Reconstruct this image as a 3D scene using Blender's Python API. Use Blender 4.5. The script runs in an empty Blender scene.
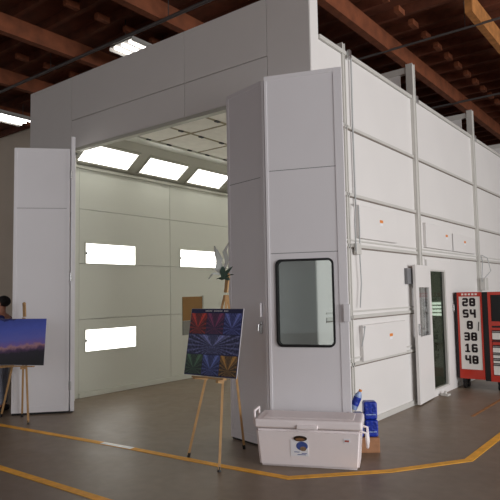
import bpy, bmesh, math, random
from mathutils import Vector, Matrix
random.seed(7)
sc = bpy.context.scene
COL = sc.collection
PI = math.pi

# ------------------------------------------------------------------ materials
def srgb(r, g, b):
    f = lambda c: (c/255/12.92) if c/255 <= .04045 else ((c/255+.055)/1.055)**2.4
    return (f(r), f(g), f(b), 1)

def mat(name, col, rough=.5, metal=0., noise=.06, scale=3., bump=0., bscale=60., emit=0., coat=0.):
    m = bpy.data.materials.new(name); m.use_nodes = True
    nt = m.node_tree; b = nt.nodes['Principled BSDF']
    b.inputs['Roughness'].default_value = rough
    b.inputs['Metallic'].default_value = metal
    b.inputs['Coat Weight'].default_value = coat
    tc = nt.nodes.new('ShaderNodeTexCoord')
    if noise:
        n = nt.nodes.new('ShaderNodeTexNoise'); n.inputs['Scale'].default_value = scale; n.inputs['Detail'].default_value = 5
        nt.links.new(tc.outputs['Object'], n.inputs['Vector'])
        r = nt.nodes.new('ShaderNodeValToRGB')
        r.color_ramp.elements[0].position = .3; r.color_ramp.elements[1].position = .7
        r.color_ramp.elements[0].color = tuple(c*(1-noise) for c in col[:3])+(1,)
        r.color_ramp.elements[1].color = tuple(min(1, c*(1+noise)) for c in col[:3])+(1,)
        nt.links.new(n.outputs['Fac'], r.inputs['Fac']); nt.links.new(r.outputs['Color'], b.inputs['Base Color'])
    else:
        b.inputs['Base Color'].default_value = col
    if bump:
        n2 = nt.nodes.new('ShaderNodeTexNoise'); n2.inputs['Scale'].default_value = bscale
        nt.links.new(tc.outputs['Object'], n2.inputs['Vector'])
        bp = nt.nodes.new('ShaderNodeBump'); bp.inputs['Strength'].default_value = bump; bp.inputs['Distance'].default_value = .02
        nt.links.new(n2.outputs['Fac'], bp.inputs['Height']); nt.links.new(bp.outputs['Normal'], b.inputs['Normal'])
    if emit:
        b.inputs['Emission Color'].default_value = col; b.inputs['Emission Strength'].default_value = emit
    return m

def glass(name, tint, trans, rough=.03):
    m = bpy.data.materials.new(name); m.use_nodes = True
    nt = m.node_tree; nt.nodes.remove(nt.nodes['Principled BSDF'])
    out = nt.nodes['Material Output']
    t = nt.nodes.new('ShaderNodeBsdfTransparent'); t.inputs['Color'].default_value = tint
    g = nt.nodes.new('ShaderNodeBsdfGlossy'); g.inputs['Roughness'].default_value = rough; g.inputs['Color'].default_value = (.9, .95, .95, 1)
    mx = nt.nodes.new('ShaderNodeMixShader'); mx.inputs['Fac'].default_value = 1-trans
    nt.links.new(t.outputs[0], mx.inputs[1]); nt.links.new(g.outputs[0], mx.inputs[2]); nt.links.new(mx.outputs[0], out.inputs['Surface'])
    return m

M = {}
M['booth'] = mat('white enamel sheet', srgb(226, 223, 220), .42, noise=.02, scale=1.2)
M['leaf'] = mat('door enamel', srgb(234, 232, 235), .40, noise=.02, scale=1.2)
M['rail'] = mat('galvanised rail', srgb(208, 206, 200), .4, .1, noise=.03)
M['inner'] = mat('inner enamel', srgb(214, 216, 205), .35, noise=.02, scale=1.0)
M['frame'] = mat('grey light frame', srgb(190, 190, 178), .4, noise=.02)
M['tubes'] = mat('lit diffuser', (1, .985, .93, 1), .4, noise=0, emit=3.5)
M['lamp'] = mat('lit tube', (1, .97, .94, 1), .4, noise=0, emit=6)
M['filter'] = mat('filter cloth', srgb(242, 240, 230), .9, noise=.05, scale=6, bump=.5, bscale=5)
M['tone'] = mat('brown grey rail shade', srgb(128, 118, 110), .7, noise=.05)  # colour of the painted shade below the wall rails
M['gapbar'] = mat('filter seam', srgb(150, 140, 112), .7, noise=.05)
M['black'] = mat('black rubber', srgb(18, 18, 20), .5, noise=.1)
M['darkgap'] = mat('dark seal', srgb(46, 46, 48), .6, noise=.1)
M['steel'] = mat('bright steel', srgb(190, 190, 190), .3, .9, noise=.03)
M['greybox'] = mat('grey box', srgb(120, 120, 122), .5, noise=.03)
M['orange'] = mat('orange sticker', srgb(226, 138, 60), .6, noise=.05)
M['brownboard'] = mat('brown board', srgb(150, 112, 62), .7, noise=.05)
M['greyboard'] = mat('grey board', srgb(134, 134, 128), .6, noise=.05)
M['roofsheet'] = mat('roof sheet', srgb(176, 172, 166), .5, .2, noise=.04)
M['beam'] = mat('brown beam', srgb(128, 70, 42), .8, noise=.25, scale=4, bump=.2)
M['joist'] = mat('old joist', srgb(106, 56, 35), .85, noise=.25, scale=5, bump=.2)
M['deck'] = mat('roof deck', srgb(112, 60, 38), .9, noise=.25, scale=3, bump=.3)
M['glulam'] = mat('pale laminated timber', srgb(186, 124, 68), .7, noise=.25, scale=7, bump=.2)
M['wall'] = mat('beige plaster', srgb(222, 208, 190), .85, noise=.06, scale=.8, bump=.1)
M['conduit'] = mat('conduit', srgb(92, 86, 84), .5, .3, noise=.1)
M['cable'] = mat('grey cable', srgb(182, 184, 184), .5, noise=.05)
M['yellow'] = mat('yellow line paint', srgb(240, 172, 48), .6, noise=.18, scale=9)
M['hazard'] = mat('worn tan line', srgb(150, 100, 52), .7, noise=.3, scale=9)
M['white'] = mat('painted glare white', srgb(250, 250, 246), .35, noise=0)  # plain white for the painted glare on the floor line
M['wood'] = mat('easel pine', srgb(176, 138, 92), .6, noise=.15, scale=9)
M['boardedge'] = mat('foam board edge', srgb(196, 194, 200), .7, noise=.02)
M['navy'] = mat('navy print', srgb(16, 20, 74), .45, noise=.1)
M['coolerwhite'] = mat('cooler plastic', srgb(242, 233, 233), .42, noise=.02)
M['badge'] = mat('bronze badge', srgb(52, 36, 26), .35, .3, noise=.1)
M['badgeinner'] = mat('bronze badge centre', srgb(142, 104, 72), .4, .2, noise=.1)
M['paper'] = mat('paper', srgb(236, 236, 240), .6, noise=.02)
M['inkblue'] = mat('blue ink', srgb(62, 84, 150), .5, noise=.3, scale=60)
M['inkbrown'] = mat('brown ink', srgb(140, 116, 92), .5, noise=.3, scale=60)
M['inkred'] = mat('red ink', srgb(176, 92, 84), .5, noise=.2, scale=60)
M['bluewrap'] = mat('blue wrap', srgb(26, 52, 158), .32, noise=.35, scale=26, bump=.5, bscale=30)
M['bluelabel'] = mat('pale blue wrap', srgb(150, 172, 214), .3, noise=.35, scale=30, bump=.4)
M['carton'] = mat('carton', srgb(170, 122, 88), .8, noise=.12, scale=20)
M['toolred'] = mat('red tool enamel', srgb(200, 52, 34), .35, noise=.05, coat=.3)
M['toolblack'] = mat('black tool enamel', srgb(20, 18, 22), .4, noise=.1)
M['toolwhite'] = mat('white number board', srgb(246, 242, 236), .5, noise=.03)
M['digit'] = mat('black digits', srgb(40, 24, 26), .5, noise=.05)
M['skin'] = mat('skin', srgb(196, 138, 112), .55, noise=.08, scale=12)
M['hair'] = mat('dark hair', srgb(26, 20, 20), .6, noise=.3, scale=60, bump=.8, bscale=120)
M['shirt'] = mat('navy shirt', srgb(38, 46, 104), .8, noise=.15, scale=14, bump=.3, bscale=20)
M['trouser'] = mat('pale trousers', srgb(142, 146, 158), .8, noise=.1, scale=10)
M['shoe'] = mat('dark shoe', srgb(30, 28, 28), .6, noise=.1)
M['green'] = mat('dark leaf', srgb(30, 52, 40), .5, noise=.2, scale=20)
M['silver'] = mat('silver ribbon', srgb(205, 210, 205), .22, .7, noise=.05)
M['clear'] = glass('window glass', (.80, .845, .83, 1), .95)
M['smoked'] = glass('smoked glass', (.36, .40, .37, 1), .97)
M['doorglass'] = glass('door window glass', (.90, .91, .92, 1), .80, .08)

# concrete floor
def floor_mat():
    m = mat('sealed concrete', srgb(118, 106, 97), .5, noise=0)
    nt = m.node_tree; b = nt.nodes['Principled BSDF']; L = nt.links
    tc = nt.nodes.new('ShaderNodeTexCoord')
    def nz(s, d, dist=0):
        n = nt.nodes.new('ShaderNodeTexNoise'); n.inputs['Scale'].default_value = s; n.inputs['Detail'].default_value = d
        n.inputs['Distortion'].default_value = dist; L.new(tc.outputs['Object'], n.inputs['Vector']); return n
    a, c, w = nz(.7, 6, .4), nz(9, 8), nz(2.2, 4, 1.5)
    r = nt.nodes.new('ShaderNodeValToRGB'); e = r.color_ramp.elements
    e[0].position = .25; e[0].color = srgb(108, 93, 78); e[1].position = .78; e[1].color = srgb(138, 121, 102)
    mx = nt.nodes.new('ShaderNodeMath'); mx.operation = 'MULTIPLY_ADD'; mx.inputs[1].default_value = .45
    L.new(c.outputs['Fac'], mx.inputs[0]); 
    sc_ = nt.nodes.new('ShaderNodeMath'); sc_.operation = 'MULTIPLY'; sc_.inputs[1].default_value = .55
    L.new(a.outputs['Fac'], sc_.inputs[0]); L.new(sc_.outputs[0], mx.inputs[2]); L.new(mx.outputs[0], r.inputs['Fac'])
    # pale scuffs
    r2 = nt.nodes.new('ShaderNodeValToRGB'); e2 = r2.color_ramp.elements
    e2[0].position = .66; e2[0].color = (0, 0, 0, 1); e2[1].position = .74; e2[1].color = (.35, .35, .35, 1)
    L.new(w.outputs['Fac'], r2.inputs['Fac'])
    mixc = nt.nodes.new('ShaderNodeMix'); mixc.data_type = 'RGBA'
    L.new(r2.outputs['Color'], mixc.inputs[0]); L.new(r.outputs['Color'], mixc.inputs[6]); mixc.inputs[7].default_value = srgb(150, 136, 116)
    L.new(mixc.outputs[2], b.inputs['Base Color'])
    rr = nt.nodes.new('ShaderNodeMapRange'); rr.inputs[3].default_value = .33; rr.inputs[4].default_value = .5
    L.new(w.outputs['Fac'], rr.inputs[0]); L.new(rr.outputs[0], b.inputs['Roughness'])
    bp = nt.nodes.new('ShaderNodeBump'); bp.inputs['Strength'].default_value = .08; L.new(c.outputs['Fac'], bp.inputs['Height']); L.new(bp.outputs['Normal'], b.inputs['Normal'])
    return m
M['floor'] = floor_mat()

def print_mat(name, base, ray, freq=13., spread=1.0, cy=0.3, up=1.5):
    """printed picture: symmetrical fan of beams, strongest on the two arms of a V, over a faint haze (UV 0..1)"""
    m = bpy.data.materials.new(name); m.use_nodes = True
    nt = m.node_tree; b = nt.nodes['Principled BSDF']; b.inputs['Roughness'].default_value = .4; L = nt.links
    uv = nt.nodes.new('ShaderNodeUVMap'); sp = nt.nodes.new('ShaderNodeSeparateXYZ'); L.new(uv.outputs[0], sp.inputs[0])
    def ma(op, a, c=None):
        n = nt.nodes.new('ShaderNodeMath'); n.operation = op
        for i, v in enumerate((a, c)):
            if v is None: continue
            if isinstance(v, (int, float)): n.inputs[i].default_value = v
            else: L.new(v, n.inputs[i])
        return n.outputs[0]
    u = ma('MULTIPLY', ma('ABSOLUTE', ma('SUBTRACT', sp.outputs[0], .5)), 2*spread)
    v = ma('SUBTRACT', sp.outputs[1], cy)
    ang = ma('ARCTAN2', u, v)
    cmb = nt.nodes.new('ShaderNodeCombineXYZ'); L.new(u, cmb.inputs[0]); L.new(v, cmb.inputs[1])
    nz = nt.nodes.new('ShaderNodeTexNoise'); nz.inputs['Scale'].default_value = 9; nz.inputs['Detail'].default_value = 7; nz.inputs['Roughness'].default_value = .7
    L.new(cmb.outputs[0], nz.inputs['Vector'])
    wv = ma('POWER', ma('ABSOLUTE', ma('SINE', ma('MULTIPLY', ang, freq))), 6.0)
    arm = ma('POWER', ma('MAXIMUM', ma('SUBTRACT', 1.0, ma('MULTIPLY', ma('ABSOLUTE', ma('SUBTRACT', ang, .8)), 2.6)), 0.0), 2.0)
    fine = ma('MULTIPLY', wv, .45)
    spots = ma('MULTIPLY', ma('MAXIMUM', ma('SUBTRACT', nz.outputs['Fac'], .5), 0.0), 2.6)
    f = ma('ADD', ma('MULTIPLY', ma('ADD', arm, fine), ma('MULTIPLY', nz.outputs['Fac'], 1.25*up)), spots)
    f = ma('MINIMUM', f, 1.0)
    mx = nt.nodes.new('ShaderNodeMix'); mx.data_type = 'RGBA'
    L.new(f, mx.inputs[0]); mx.inputs[6].default_value = base; mx.inputs[7].default_value = ray
    L.new(mx.outputs[2], b.inputs['Base Color'])
    return m

def dusk_mat():
    m = bpy.data.materials.new('dusk landscape print'); m.use_nodes = True
    nt = m.node_tree; b = nt.nodes['Principled BSDF']; b.inputs['Roughness'].default_value = .45; L = nt.links
    uv = nt.nodes.new('ShaderNodeUVMap'); sp = nt.nodes.new('ShaderNodeSeparateXYZ'); L.new(uv.outputs[0], sp.inputs[0])
    nz = nt.nodes.new('ShaderNodeTexNoise'); nz.inputs['Scale'].default_value = 9; nz.inputs['Detail'].default_value = 8; L.new(uv.outputs[0], nz.inputs['Vector'])
    ad = nt.nodes.new('ShaderNodeMath'); ad.operation = 'MULTIPLY_ADD'; ad.inputs[1].default_value = .16; L.new(nz.outputs['Fac'], ad.inputs[0])
    sb = nt.nodes.new('ShaderNodeMath'); sb.operation = 'SUBTRACT'; sb.inputs[1].default_value = .08; L.new(sp.outputs[1], sb.inputs[0]); L.new(sb.outputs[0], ad.inputs[2])
    r = nt.nodes.new('ShaderNodeValToRGB'); L.new(ad.outputs[0], r.inputs['Fac']); cr = r.color_ramp
    cr.elements[0].position = 0; cr.elements[0].color = srgb(22, 22, 28)
    cr.elements[1].position = 1; cr.elements[1].color = srgb(16, 26, 96)
    for p, c in ((.2, (36, 30, 48)), (.26, (92, 62, 102)), (.33, (186, 140, 150)), (.38, (128, 106, 186)), (.5, (106, 112, 204)), (.72, (84, 102, 206)), (.92, (70, 88, 184)), (.95, (16, 24, 100))):
        e = cr.elements.new(p); e.color = srgb(*c)
    sp2 = nt.nodes.new('ShaderNodeTexVoronoi'); sp2.inputs['Scale'].default_value = 46; L.new(uv.outputs[0], sp2.inputs['Vector'])
    L.new(r.outputs['Color'], b.inputs['Base Color'])
    return m

# ------------------------------------------------------------------ mesh helpers
class MB:
    """collects shapes (world metres, or local metres under T) into ONE mesh"""
    def __init__(s, T=None): s.boxy = False; s.bm = bmesh.new(); s.T = T or Matrix(); s.uv = s.bm.loops.layers.uv.new('UVMap')
    def _v(s, p): return s.bm.verts.new(s.T @ Vector(p))
    def box(s, x0, x1, y0, y1, z0, z1, bev=0., seg=2):
        s.boxy = s.boxy or bev > 0
        r = bmesh.ops.create_cube(s.bm, size=1)
        vs = r['verts']
        for v in vs:
            v.co = Vector((x0+(v.co.x+.5)*(x1-x0), y0+(v.co.y+.5)*(y1-y0), z0+(v.co.z+.5)*(z1-z0)))
        if bev:
            es = list({e for v in vs for e in v.link_edges})
            q = bmesh.ops.bevel(s.bm, geom=es, offset=bev, segments=seg, affect='EDGES', profile=.5)
            vs = list({v for f in q['faces'] for v in f.verts} | {v for v in vs if v.is_valid})
        for v in vs: v.co = s.T @ v.co
        return s
    def hexa(s, pts):      # 8 points: bottom ring 4, top ring 4
        v = [s._v(p) for p in pts]
        for f in ((3, 2, 1, 0), (4, 5, 6, 7), (0, 1, 5, 4), (1, 2, 6, 5), (2, 3, 7, 6), (3, 0, 4, 7)): s.bm.faces.new([v[i] for i in f])
        return s
    def tube(s, pts, rad, n=8, cap=True):
        pts = [Vector(p) for p in pts]; rings = []
        rs = rad if isinstance(rad, (list, tuple)) else [rad]*len(pts)
        up = Vector((0, 0, 1)); prev = None
        for i, p in enumerate(pts):
            d = (pts[min(i+1, len(pts)-1)]-pts[max(i-1, 0)]).normalized()
            if prev is None:
                a = d.cross(up if abs(d.z) < .9 else Vector((1, 0, 0))).normalized()
            else:
                a = (prev-d*prev.dot(d)).normalized()
            prev = a; b = d.cross(a)
            rings.append([s._v(p+(a*math.cos(2*PI*k/n)+b*math.sin(2*PI*k/n))*rs[i]) for k in range(n)])
        for r0, r1 in zip(rings, rings[1:]):
            for k in range(n): s.bm.faces.new((r0[k], r0[(k+1) % n], r1[(k+1) % n], r1[k]))
        if cap:
            s.bm.faces.new(list(reversed(rings[0]))); s.bm.faces.new(rings[-1])
        return s
    def bar(s, p0, p1, w, h, up=(0, 0, 1)):     # rectangular bar between two points
        p0, p1 = Vector(p0), Vector(p1); d = (p1-p0).normalized(); u = Vector(up)
        a = d.cross(u).normalized(); b = a.cross(d)
        rg = [[p+a*x*w/2+b*y*h/2 for x, y in ((-1, -1), (1, -1), (1, 1), (-1, 1))] for p in (p0, p1)]
        return s.hexa([*rg[0], *rg[1]])
    def plate(s, outer, holes, z0, z1, axes=((1, 0, 0), (0, 0, 1), (0, 1, 0))):
        """flat plate with holes; 2-D loops in axes[0], axes[1], thickness along axes[2]"""
        A, B, Cc = (Vector(a) for a in axes)
        t = bmesh.new(); es = []
        for lp in [outer]+holes:
            vs = [t.verts.new(A*p[0]+B*p[1]+Cc*z0) for p in lp]
            es += [t.edges.new((vs[i], vs[(i+1) % len(vs)])) for i in range(len(vs))]
        bmesh.ops.triangle_fill(t, edges=es, use_beauty=True, use_dissolve=False)
        r = bmesh.ops.extrude_face_region(t, geom=list(t.faces))
        for v in [g for g in r['geom'] if isinstance(g, bmesh.types.BMVert)]: v.co += Cc*(z1-z0)
        bmesh.ops.recalc_face_normals(t, faces=t.faces)
        mp = {v: s._v(v.co) for v in t.verts}
        for f in t.faces: s.bm.faces.new([mp[v] for v in f.verts])
        t.free(); return s
    def quad_uv(s, p00, p10, p11, p01):
        f = s.bm.faces.new([s._v(p) for p in (p00, p10, p11, p01)])
        for l, u in zip(f.loops, ((0, 0), (1, 0), (1, 1), (0, 1))): l[s.uv].uv = u
        return s
    def ball(s, c, r, seg=16, sq=(1, 1, 1)):
        q = bmesh.ops.create_uvsphere(s.bm, u_segments=seg, v_segments=seg//2+2, radius=1)
        for v in q['verts']: v.co = s.T @ Vector((c[0]+v.co.x*r*sq[0], c[1]+v.co.y*r*sq[1], c[2]+v.co.z*r*sq[2]))
        return s
    def build(s, name, m, parent=None, smooth=True, recalc=True):
        if recalc: bmesh.ops.recalc_face_normals(s.bm, faces=s.bm.faces)
        xs = [v.co for v in s.bm.verts]
        o3 = Vector(((min(v.x for v in xs)+max(v.x for v in xs))/2, (min(v.y for v in xs)+max(v.y for v in xs))/2, min(v.z for v in xs)))
        for v in s.bm.verts: v.co -= o3
        me = bpy.data.meshes.new(name); s.bm.to_mesh(me); s.bm.free()
        if smooth:
            for p in me.polygons: p.use_smooth = True
            me.set_sharp_from_angle(angle=math.radians(50))
        o = bpy.data.objects.new(name, me); COL.objects.link(o)
        if smooth and s.boxy:
            wn = o.modifiers.new('weighted normals', 'WEIGHTED_NORMAL'); wn.keep_sharp = True; wn.weight = 100
        if m: me.materials.append(m)
        base = Vector((0, 0, 0)); p = parent
        while p: base += p.location; p = p.parent
        o.location = o3-base; o.parent = parent
        return o

def tag(o, label=None, cat=None, group=None, kind=None):
    if label: o['label'] = label
    if cat: o['category'] = cat
    if group: o['group'] = group
    if kind: o['kind'] = kind
    return o
def thing(name, loc, label, cat, group=None):
    o = bpy.data.objects.new(name, None); COL.objects.link(o); o.location = loc; o.empty_display_size = .2
    return tag(o, label, cat, group)
def copy_tree(o, parent=None):
    c = o.copy(); COL.objects.link(c)
    if parent: c.parent = parent
    for ch in list(o.children): copy_tree(ch, c)
    return c
def frame_T(origin, xdir):      # local x along xdir (horizontal), z up, y = away
    x = Vector((xdir[0], xdir[1], 0)).normalized(); z = Vector((0, 0, 1)); y = z.cross(x)
    return Matrix.Translation(origin) @ Matrix((x, y, z)).transposed().to_4x4()
def rrect(x0, x1, z0, z1, r, n=6):
    out = []
    for cx, cz, a0 in ((x1-r, z0+r, -PI/2), (x1-r, z1-r, 0), (x0+r, z1-r, PI/2), (x0+r, z0+r, PI)):
        for k in range(n+1): a = a0+PI/2*k/n; out.append((cx+r*math.cos(a), cz+r*math.sin(a)))
    return out
def rect(x0, x1, z0, z1): return [(x0, z0), (x1, z0), (x1, z1), (x0, z1)]

# ------------------------------------------------------------------ the setting
fl = MB().box(-30, 14, -12, 30, -.2, 0).build('floor', M['floor'])
tag(fl, 'dark brown sealed concrete workshop floor with painted lines', kind='structure')
def strip(pts, w, name, m, z=.004):
    b = MB(); P = [Vector((x, y, 0)) for x, y in pts]; L, R = [], []
    for i, p in enumerate(P):
        d0 = (P[i]-P[i-1]).normalized() if i else (P[1]-P[0]).normalized()
        d1 = (P[i+1]-P[i]).normalized() if i < len(P)-1 else d0
        n0, n1 = Vector((-d0.y, d0.x, 0)), Vector((-d1.y, d1.x, 0)); nn = (n0+n1).normalized(); k = w/2/max(.4, nn.dot(n0))
        L.append(p+nn*k); R.append(p-nn*k)
    for i in range(len(P)-1):
        b.hexa([R[i], R[i+1], L[i+1], L[i]]+[q+Vector((0, 0, z)) for q in (R[i], R[i+1], L[i+1], L[i])])
    return b.build(name, m, fl)
strip([(-14, 3.32), (-7.24, 3.96), (-5.12, 4.16), (-3.7, 4.25), (-2.97, 4.32), (-2.31, 5.01), (-1.83, 5.75), (-1.83, 14)], .085, 'floor_line', M['yellow'])
strip([(-16, 2.96), (-5.44, 2.985), (-4.59, 3.0), (-1.5, 3.05)], .085, 'floor_line', M['yellow'])
tag(strip([(-5.36, 4.137), (-4.90, 4.178)], .07, 'floor_glare_strip', M['white'], .006), 'bright white strip painted as glare on the yellow line')  # patch of bright light painted on the line as a white strip
strip([(-2.39, 7.72), (-2.39, 12)], .04, 'worn_floor_line', M['hazard'])
wl = MB().box(-30, -9.2, 9.8, 10.0, 0, 7.3).build('wall_left', M['wall']); tag(wl, 'beige plaster warehouse wall left of the white booth', kind='structure')
wb = MB().box(-9.2, 14, 26, 26.2, 0, 7.3).build('wall_back', M['wall']); tag(wb, 'beige warehouse wall far behind the booth', kind='structure')
rf = MB().box(-30, 14, -8, 26, 7.16, 7.3).build('ceiling', M['deck']); tag(rf, 'dark brown timber roof deck of the warehouse', kind='structure')
for x, w, m, nm, lb in ((-15.0, .16, 'beam', 'roof_beam', 'brown timber roof beam furthest left'), (-12.5, .16, 'beam', 'roof_beam', 'brown timber roof beam at the upper left corner'),
                        (-10.0, .16, 'beam', 'roof_beam', 'brown timber roof beam left of the lit ceiling lamp'), (-7.4, .16, 'beam', 'roof_beam', 'brown timber roof beam above the booth middle'),
                        (-4.78, .16, 'beam', 'roof_beam', 'brown timber roof beam above the right side wall of the booth'), (-2.92, .13, 'glulam', 'glulam_beam', 'pale tan laminated roof beam at upper right')):
    z0 = 6.62
    o = MB().box(x-w/2, x+w/2, -7.5 if m == 'beam' else 10.3, 26, z0, 6.97).build(nm, M[m]); tag(o, lb, kind='structure', group='roof beams' if m == 'beam' else None)
y = 2.2; joists = []
jp = MB().box(-22, 8, -.045, .045, 6.97, 7.16).build('roof_joist', M['joist']); jp.location.y = y
while y < 25:
    o = jp if not joists else jp.copy()
    if joists: COL.objects.link(o)
    o.location.y = y; joists.append(o); tag(o, 'dark brown joist crossing above the roof beams', kind='structure', group='roof joists'); y += .68
for x, gl in ((-4.1, 'over the booth edge'), (-8.6, 'above the lit ceiling lamp'), (-11.4, 'at upper left')):
    first = None
    for k in range(1, 40):
        yy = 2.54+.68*k
        if x > -5 and yy < 9: continue
        if yy > 21: break
        if first is None: first = o = MB().box(x-.05, x+.05, -.14, .14, 6.86, 6.97).build('joist_blocking', M['beam'])
        else: o = first.copy(); COL.objects.link(o)
        o.location.y = yy; tag(o, 'short brown timber block between roof joists '+gl, kind='structure', group='joist blocks '+gl)
for yy, x0, x1, z, r, lb in ((6.97, -16, -3, 6.6, .035, 'grey conduit pipe crossing the roof above the booth front'), (10.9, -9, 6, 6.62, .025, 'thin dark conduit pipe crossing at upper right'),
                          (15.2, -9, 6, 6.62, .03, 'dark conduit pipe crossing behind the tall posts')):
    c = MB().tube([(x0, yy, z), (x1, yy, z)], r).build('conduit_pipe', M['conduit']); tag(c, lb, 'pipe')
    for k in range(3):
        xx = x0+1.5+k*(x1-x0-2)/3
        MB().tube([(xx, yy, z), (xx, yy, 7.16)], .008, 6).build('hanger_rod', M['conduit'], c)

# ceiling lamps
def lamp(x, y, z, label):
    t = thing('ceiling_light', (x, y, z), label, 'ceiling light', 'fluorescent ceiling lights')
    h = MB(); h.box(x-.33, x+.33, y-.62, y+.62, z+.06, z+.12); h.hexa([(x-.36, y-.62, z), (x-.35, y-.62, z), (x-.35, y+.62, z), (x-.36, y+.62, z), (x-.33, y-.62, z+.07), (x-.32, y-.62, z+.07), (x-.32, y+.62, z+.07), (x-.33, y+.62, z+.07)])
    h.hexa([(x+.35, y-.62, z), (x+.36, y-.62, z), (x+.36, y+.62, z), (x+.35, y+.62, z), (x+.32, y-.62, z+.07), (x+.33, y-.62, z+.07), (x+.33, y+.62, z+.07), (x+.32, y+.62, z+.07)])
    h.build('housing', M['roofsheet'], t)
    for k in range(3):
        xx = x-.22+.22*k
        MB().tube([(xx, y-.59, z+.03), (xx, y+.59, z+.03)], .024, 10).build('tube', M['lamp'], t)
    for s in (-1, 1): MB().tube([(x, y+s*.5, z+.12), (x, y+s*.5, 7.16)], .01, 6).build('hanger_rod', M['conduit'], t)
    return t
lamp(-8.64, 7.72, 6.55, 'lit fluorescent ceiling light just above the booth front')
lamp(-14.55, 8.0, 6.5, 'lit fluorescent ceiling light at the left edge above the plain wall')

# ------------------------------------------------------------------ the spray booth
XL, XR, YF, YB = -9.07, -3.3, 5.44, 18.0
XI = -8.0                      # inner face of the left wall
HW, HF, HO = 4.6, 5.23, 4.03   # side wall, fascia and opening heights
booth = thing('spray_booth', ((XL+XR)/2, YF, 0), 'huge white paint spray booth with lit interior and folding doors', 'spray booth')
B = lambda mb, n, m, **k: mb.build(n, M[m], booth, **k)
g = .004
# front: fascia panels and piers
xs = [XL, -7.86, -5.30, -3.91, XR]
zs = [HO, 4.5, HF]
for i in range(4):
    for (z0, z1) in ((zs[0], zs[1]), (zs[1], zs[2])):
        if i in (0, 3) : continue
        B(MB().box(xs[i]+g, xs[i+1]-g, YF, YF+.1, z0+g, z1-g, .003), 'fascia_panel', 'booth')
B(MB().box(xs[0], xs[1]-g, YF, YF+.1, 0.0, HF-g, .003), 'pier_panel', 'booth')
B(MB().box(xs[3]+g, xs[4]-.004, YF, YF+.1, 0.0, HF-g, .003), 'pier_panel', 'booth')
B(MB().box(-7.86, -3.91, YF-.006, YF+.09, HO-.05, HO, .003), 'lintel_trim', 'frame')
B(MB().box(XL, XR-.03, YF+.1, YF+.14, HW, HF-.01), 'fascia_backing', 'booth')
B(MB().box(XR-.06, XR+.004, YF+.005, YF+.18, 0, HF, .003), 'corner_trim', 'booth')
# right side wall: panels between rails and posts
ys = [YF+.18, 6.2, 8.41, 11.4, 14.4, YB]
zr = [0.02, .78, 1.34, 2.21, 2.84, 3.69, HW]
D0, D1, DT = 8.68, 9.9, 2.12
def wpanel(y0, y1, z0, z1): B(MB().box(XR-.055, XR, y0+g, y1-g, z0+g, z1-g, .003), 'wall_panel', 'booth')
for i in range(5):
    for j in range(6):
        if i == 2 and j < 3:
            z1 = zr[j+1]
            wpanel(ys[2], D0, zr[j], z1); wpanel(D1, ys[3], zr[j], z1)
        else: wpanel(ys[i], ys[i+1], zr[j], zr[j+1])
B(MB().box(XR-.06, XR, D0+g, D1-g, DT+.004, 2.21-g, .003), 'wall_panel', 'booth')
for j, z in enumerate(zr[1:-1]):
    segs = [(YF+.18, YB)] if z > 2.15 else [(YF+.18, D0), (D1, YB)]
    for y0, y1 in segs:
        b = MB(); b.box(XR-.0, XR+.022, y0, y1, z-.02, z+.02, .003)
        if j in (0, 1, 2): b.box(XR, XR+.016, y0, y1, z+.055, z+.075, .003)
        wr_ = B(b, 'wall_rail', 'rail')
        MB().box(XR, XR+.012, y0, y1, z-.036, z-.02).build('rail_shade', M['tone'], wr_)  # dark strip added to paint the shadow under each rail
b = MB(); b.box(XR-.07, XR+.03, YF+.18, YB, HW, HW+.05, .004); B(b, 'top_rail', 'rail')
for y0, y1 in ((YF+.18, D0), (D1, YB)): B(MB().box(XR-.06, XR+.02, y0, y1, 0, .07, .003), 'base_channel', 'rail')
for k, (yy, top) in enumerate(((6.2, 4.74), (8.41, 5.16), (11.4, 5.16), (14.4, 5.16), (17.4, 5.16))):
    b = MB(); w = .05
    q = .012 if k == 0 else .04; w = .035 if k == 0 else .055
    b.box(XR-.058, XR+q, yy-w, yy+w, 0, top, .003); b.box(XR+q, XR+q+.01, yy-w, yy-w+.018, 0, top); b.box(XR+q, XR+q+.01, yy+w-.018, yy+w, 0, top)
    p = B(b, 'wall_post', 'rail')
    MB().box(XR+.03, XR+.07, yy+.058, yy+.12, HW-.04, HW+.07, .01).build('clamp', M['steel'], p)
    if top > 5:
        b = MB(); b.box(-8.6, XR, yy-.04, yy+.04, 5.02, 5.12, .004); b.box(-4.55, -4.47, yy-.04, yy+.04, HW, 5.02)
        r = B(b, 'roof_beam', 'rail')
        MB().box(-4.47, -3.47, yy-.02, yy+.02, HW+.04, 5.02).build('gusset_panel', M['booth'], r)
# left side, back, roof
B(MB().box(XL, XL+.08, YF+.14, YB, 0, HW), 'outer_side_wall', 'booth')
B(MB().box(XL+.08, XR-.06, YB-.08, YB, 0, HW), 'back_wall', 'inner')
B(MB().box(XL, XR-.07, YF+.14, YB, HW-.04, HW+.03), 'roof_sheet', 'roofsheet')
# left jamb and interior left wall panels
B(MB().box(XI-.04, XI, YF+.1, 5.7, 0, HO+.3), 'door_jamb', 'inner')
iy = [5.7, 7.78, 9.9, 12.0, 14.1, 16.2, YB-.08]; iz = [0.08, 1.27, 2.19, 3.1, 3.8]
for i in range(6):
    for j in range(4): B(MB().box(XI-.04, XI, iy[i]+.003, iy[i+1]-.003, iz[j]+.003, iz[j+1]-.003, .003), 'inner_wall_panel', 'inner')
B(MB().box(XI-.04, XI+.03, 5.7, YB-.08, 0, .08, .004), 'kick_rail', 'inner')
B(MB().box(XI-.04, XI+.045, 5.545, YB-.08, 3.78, 3.83, .004), 'cornice_rail', 'frame')
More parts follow.
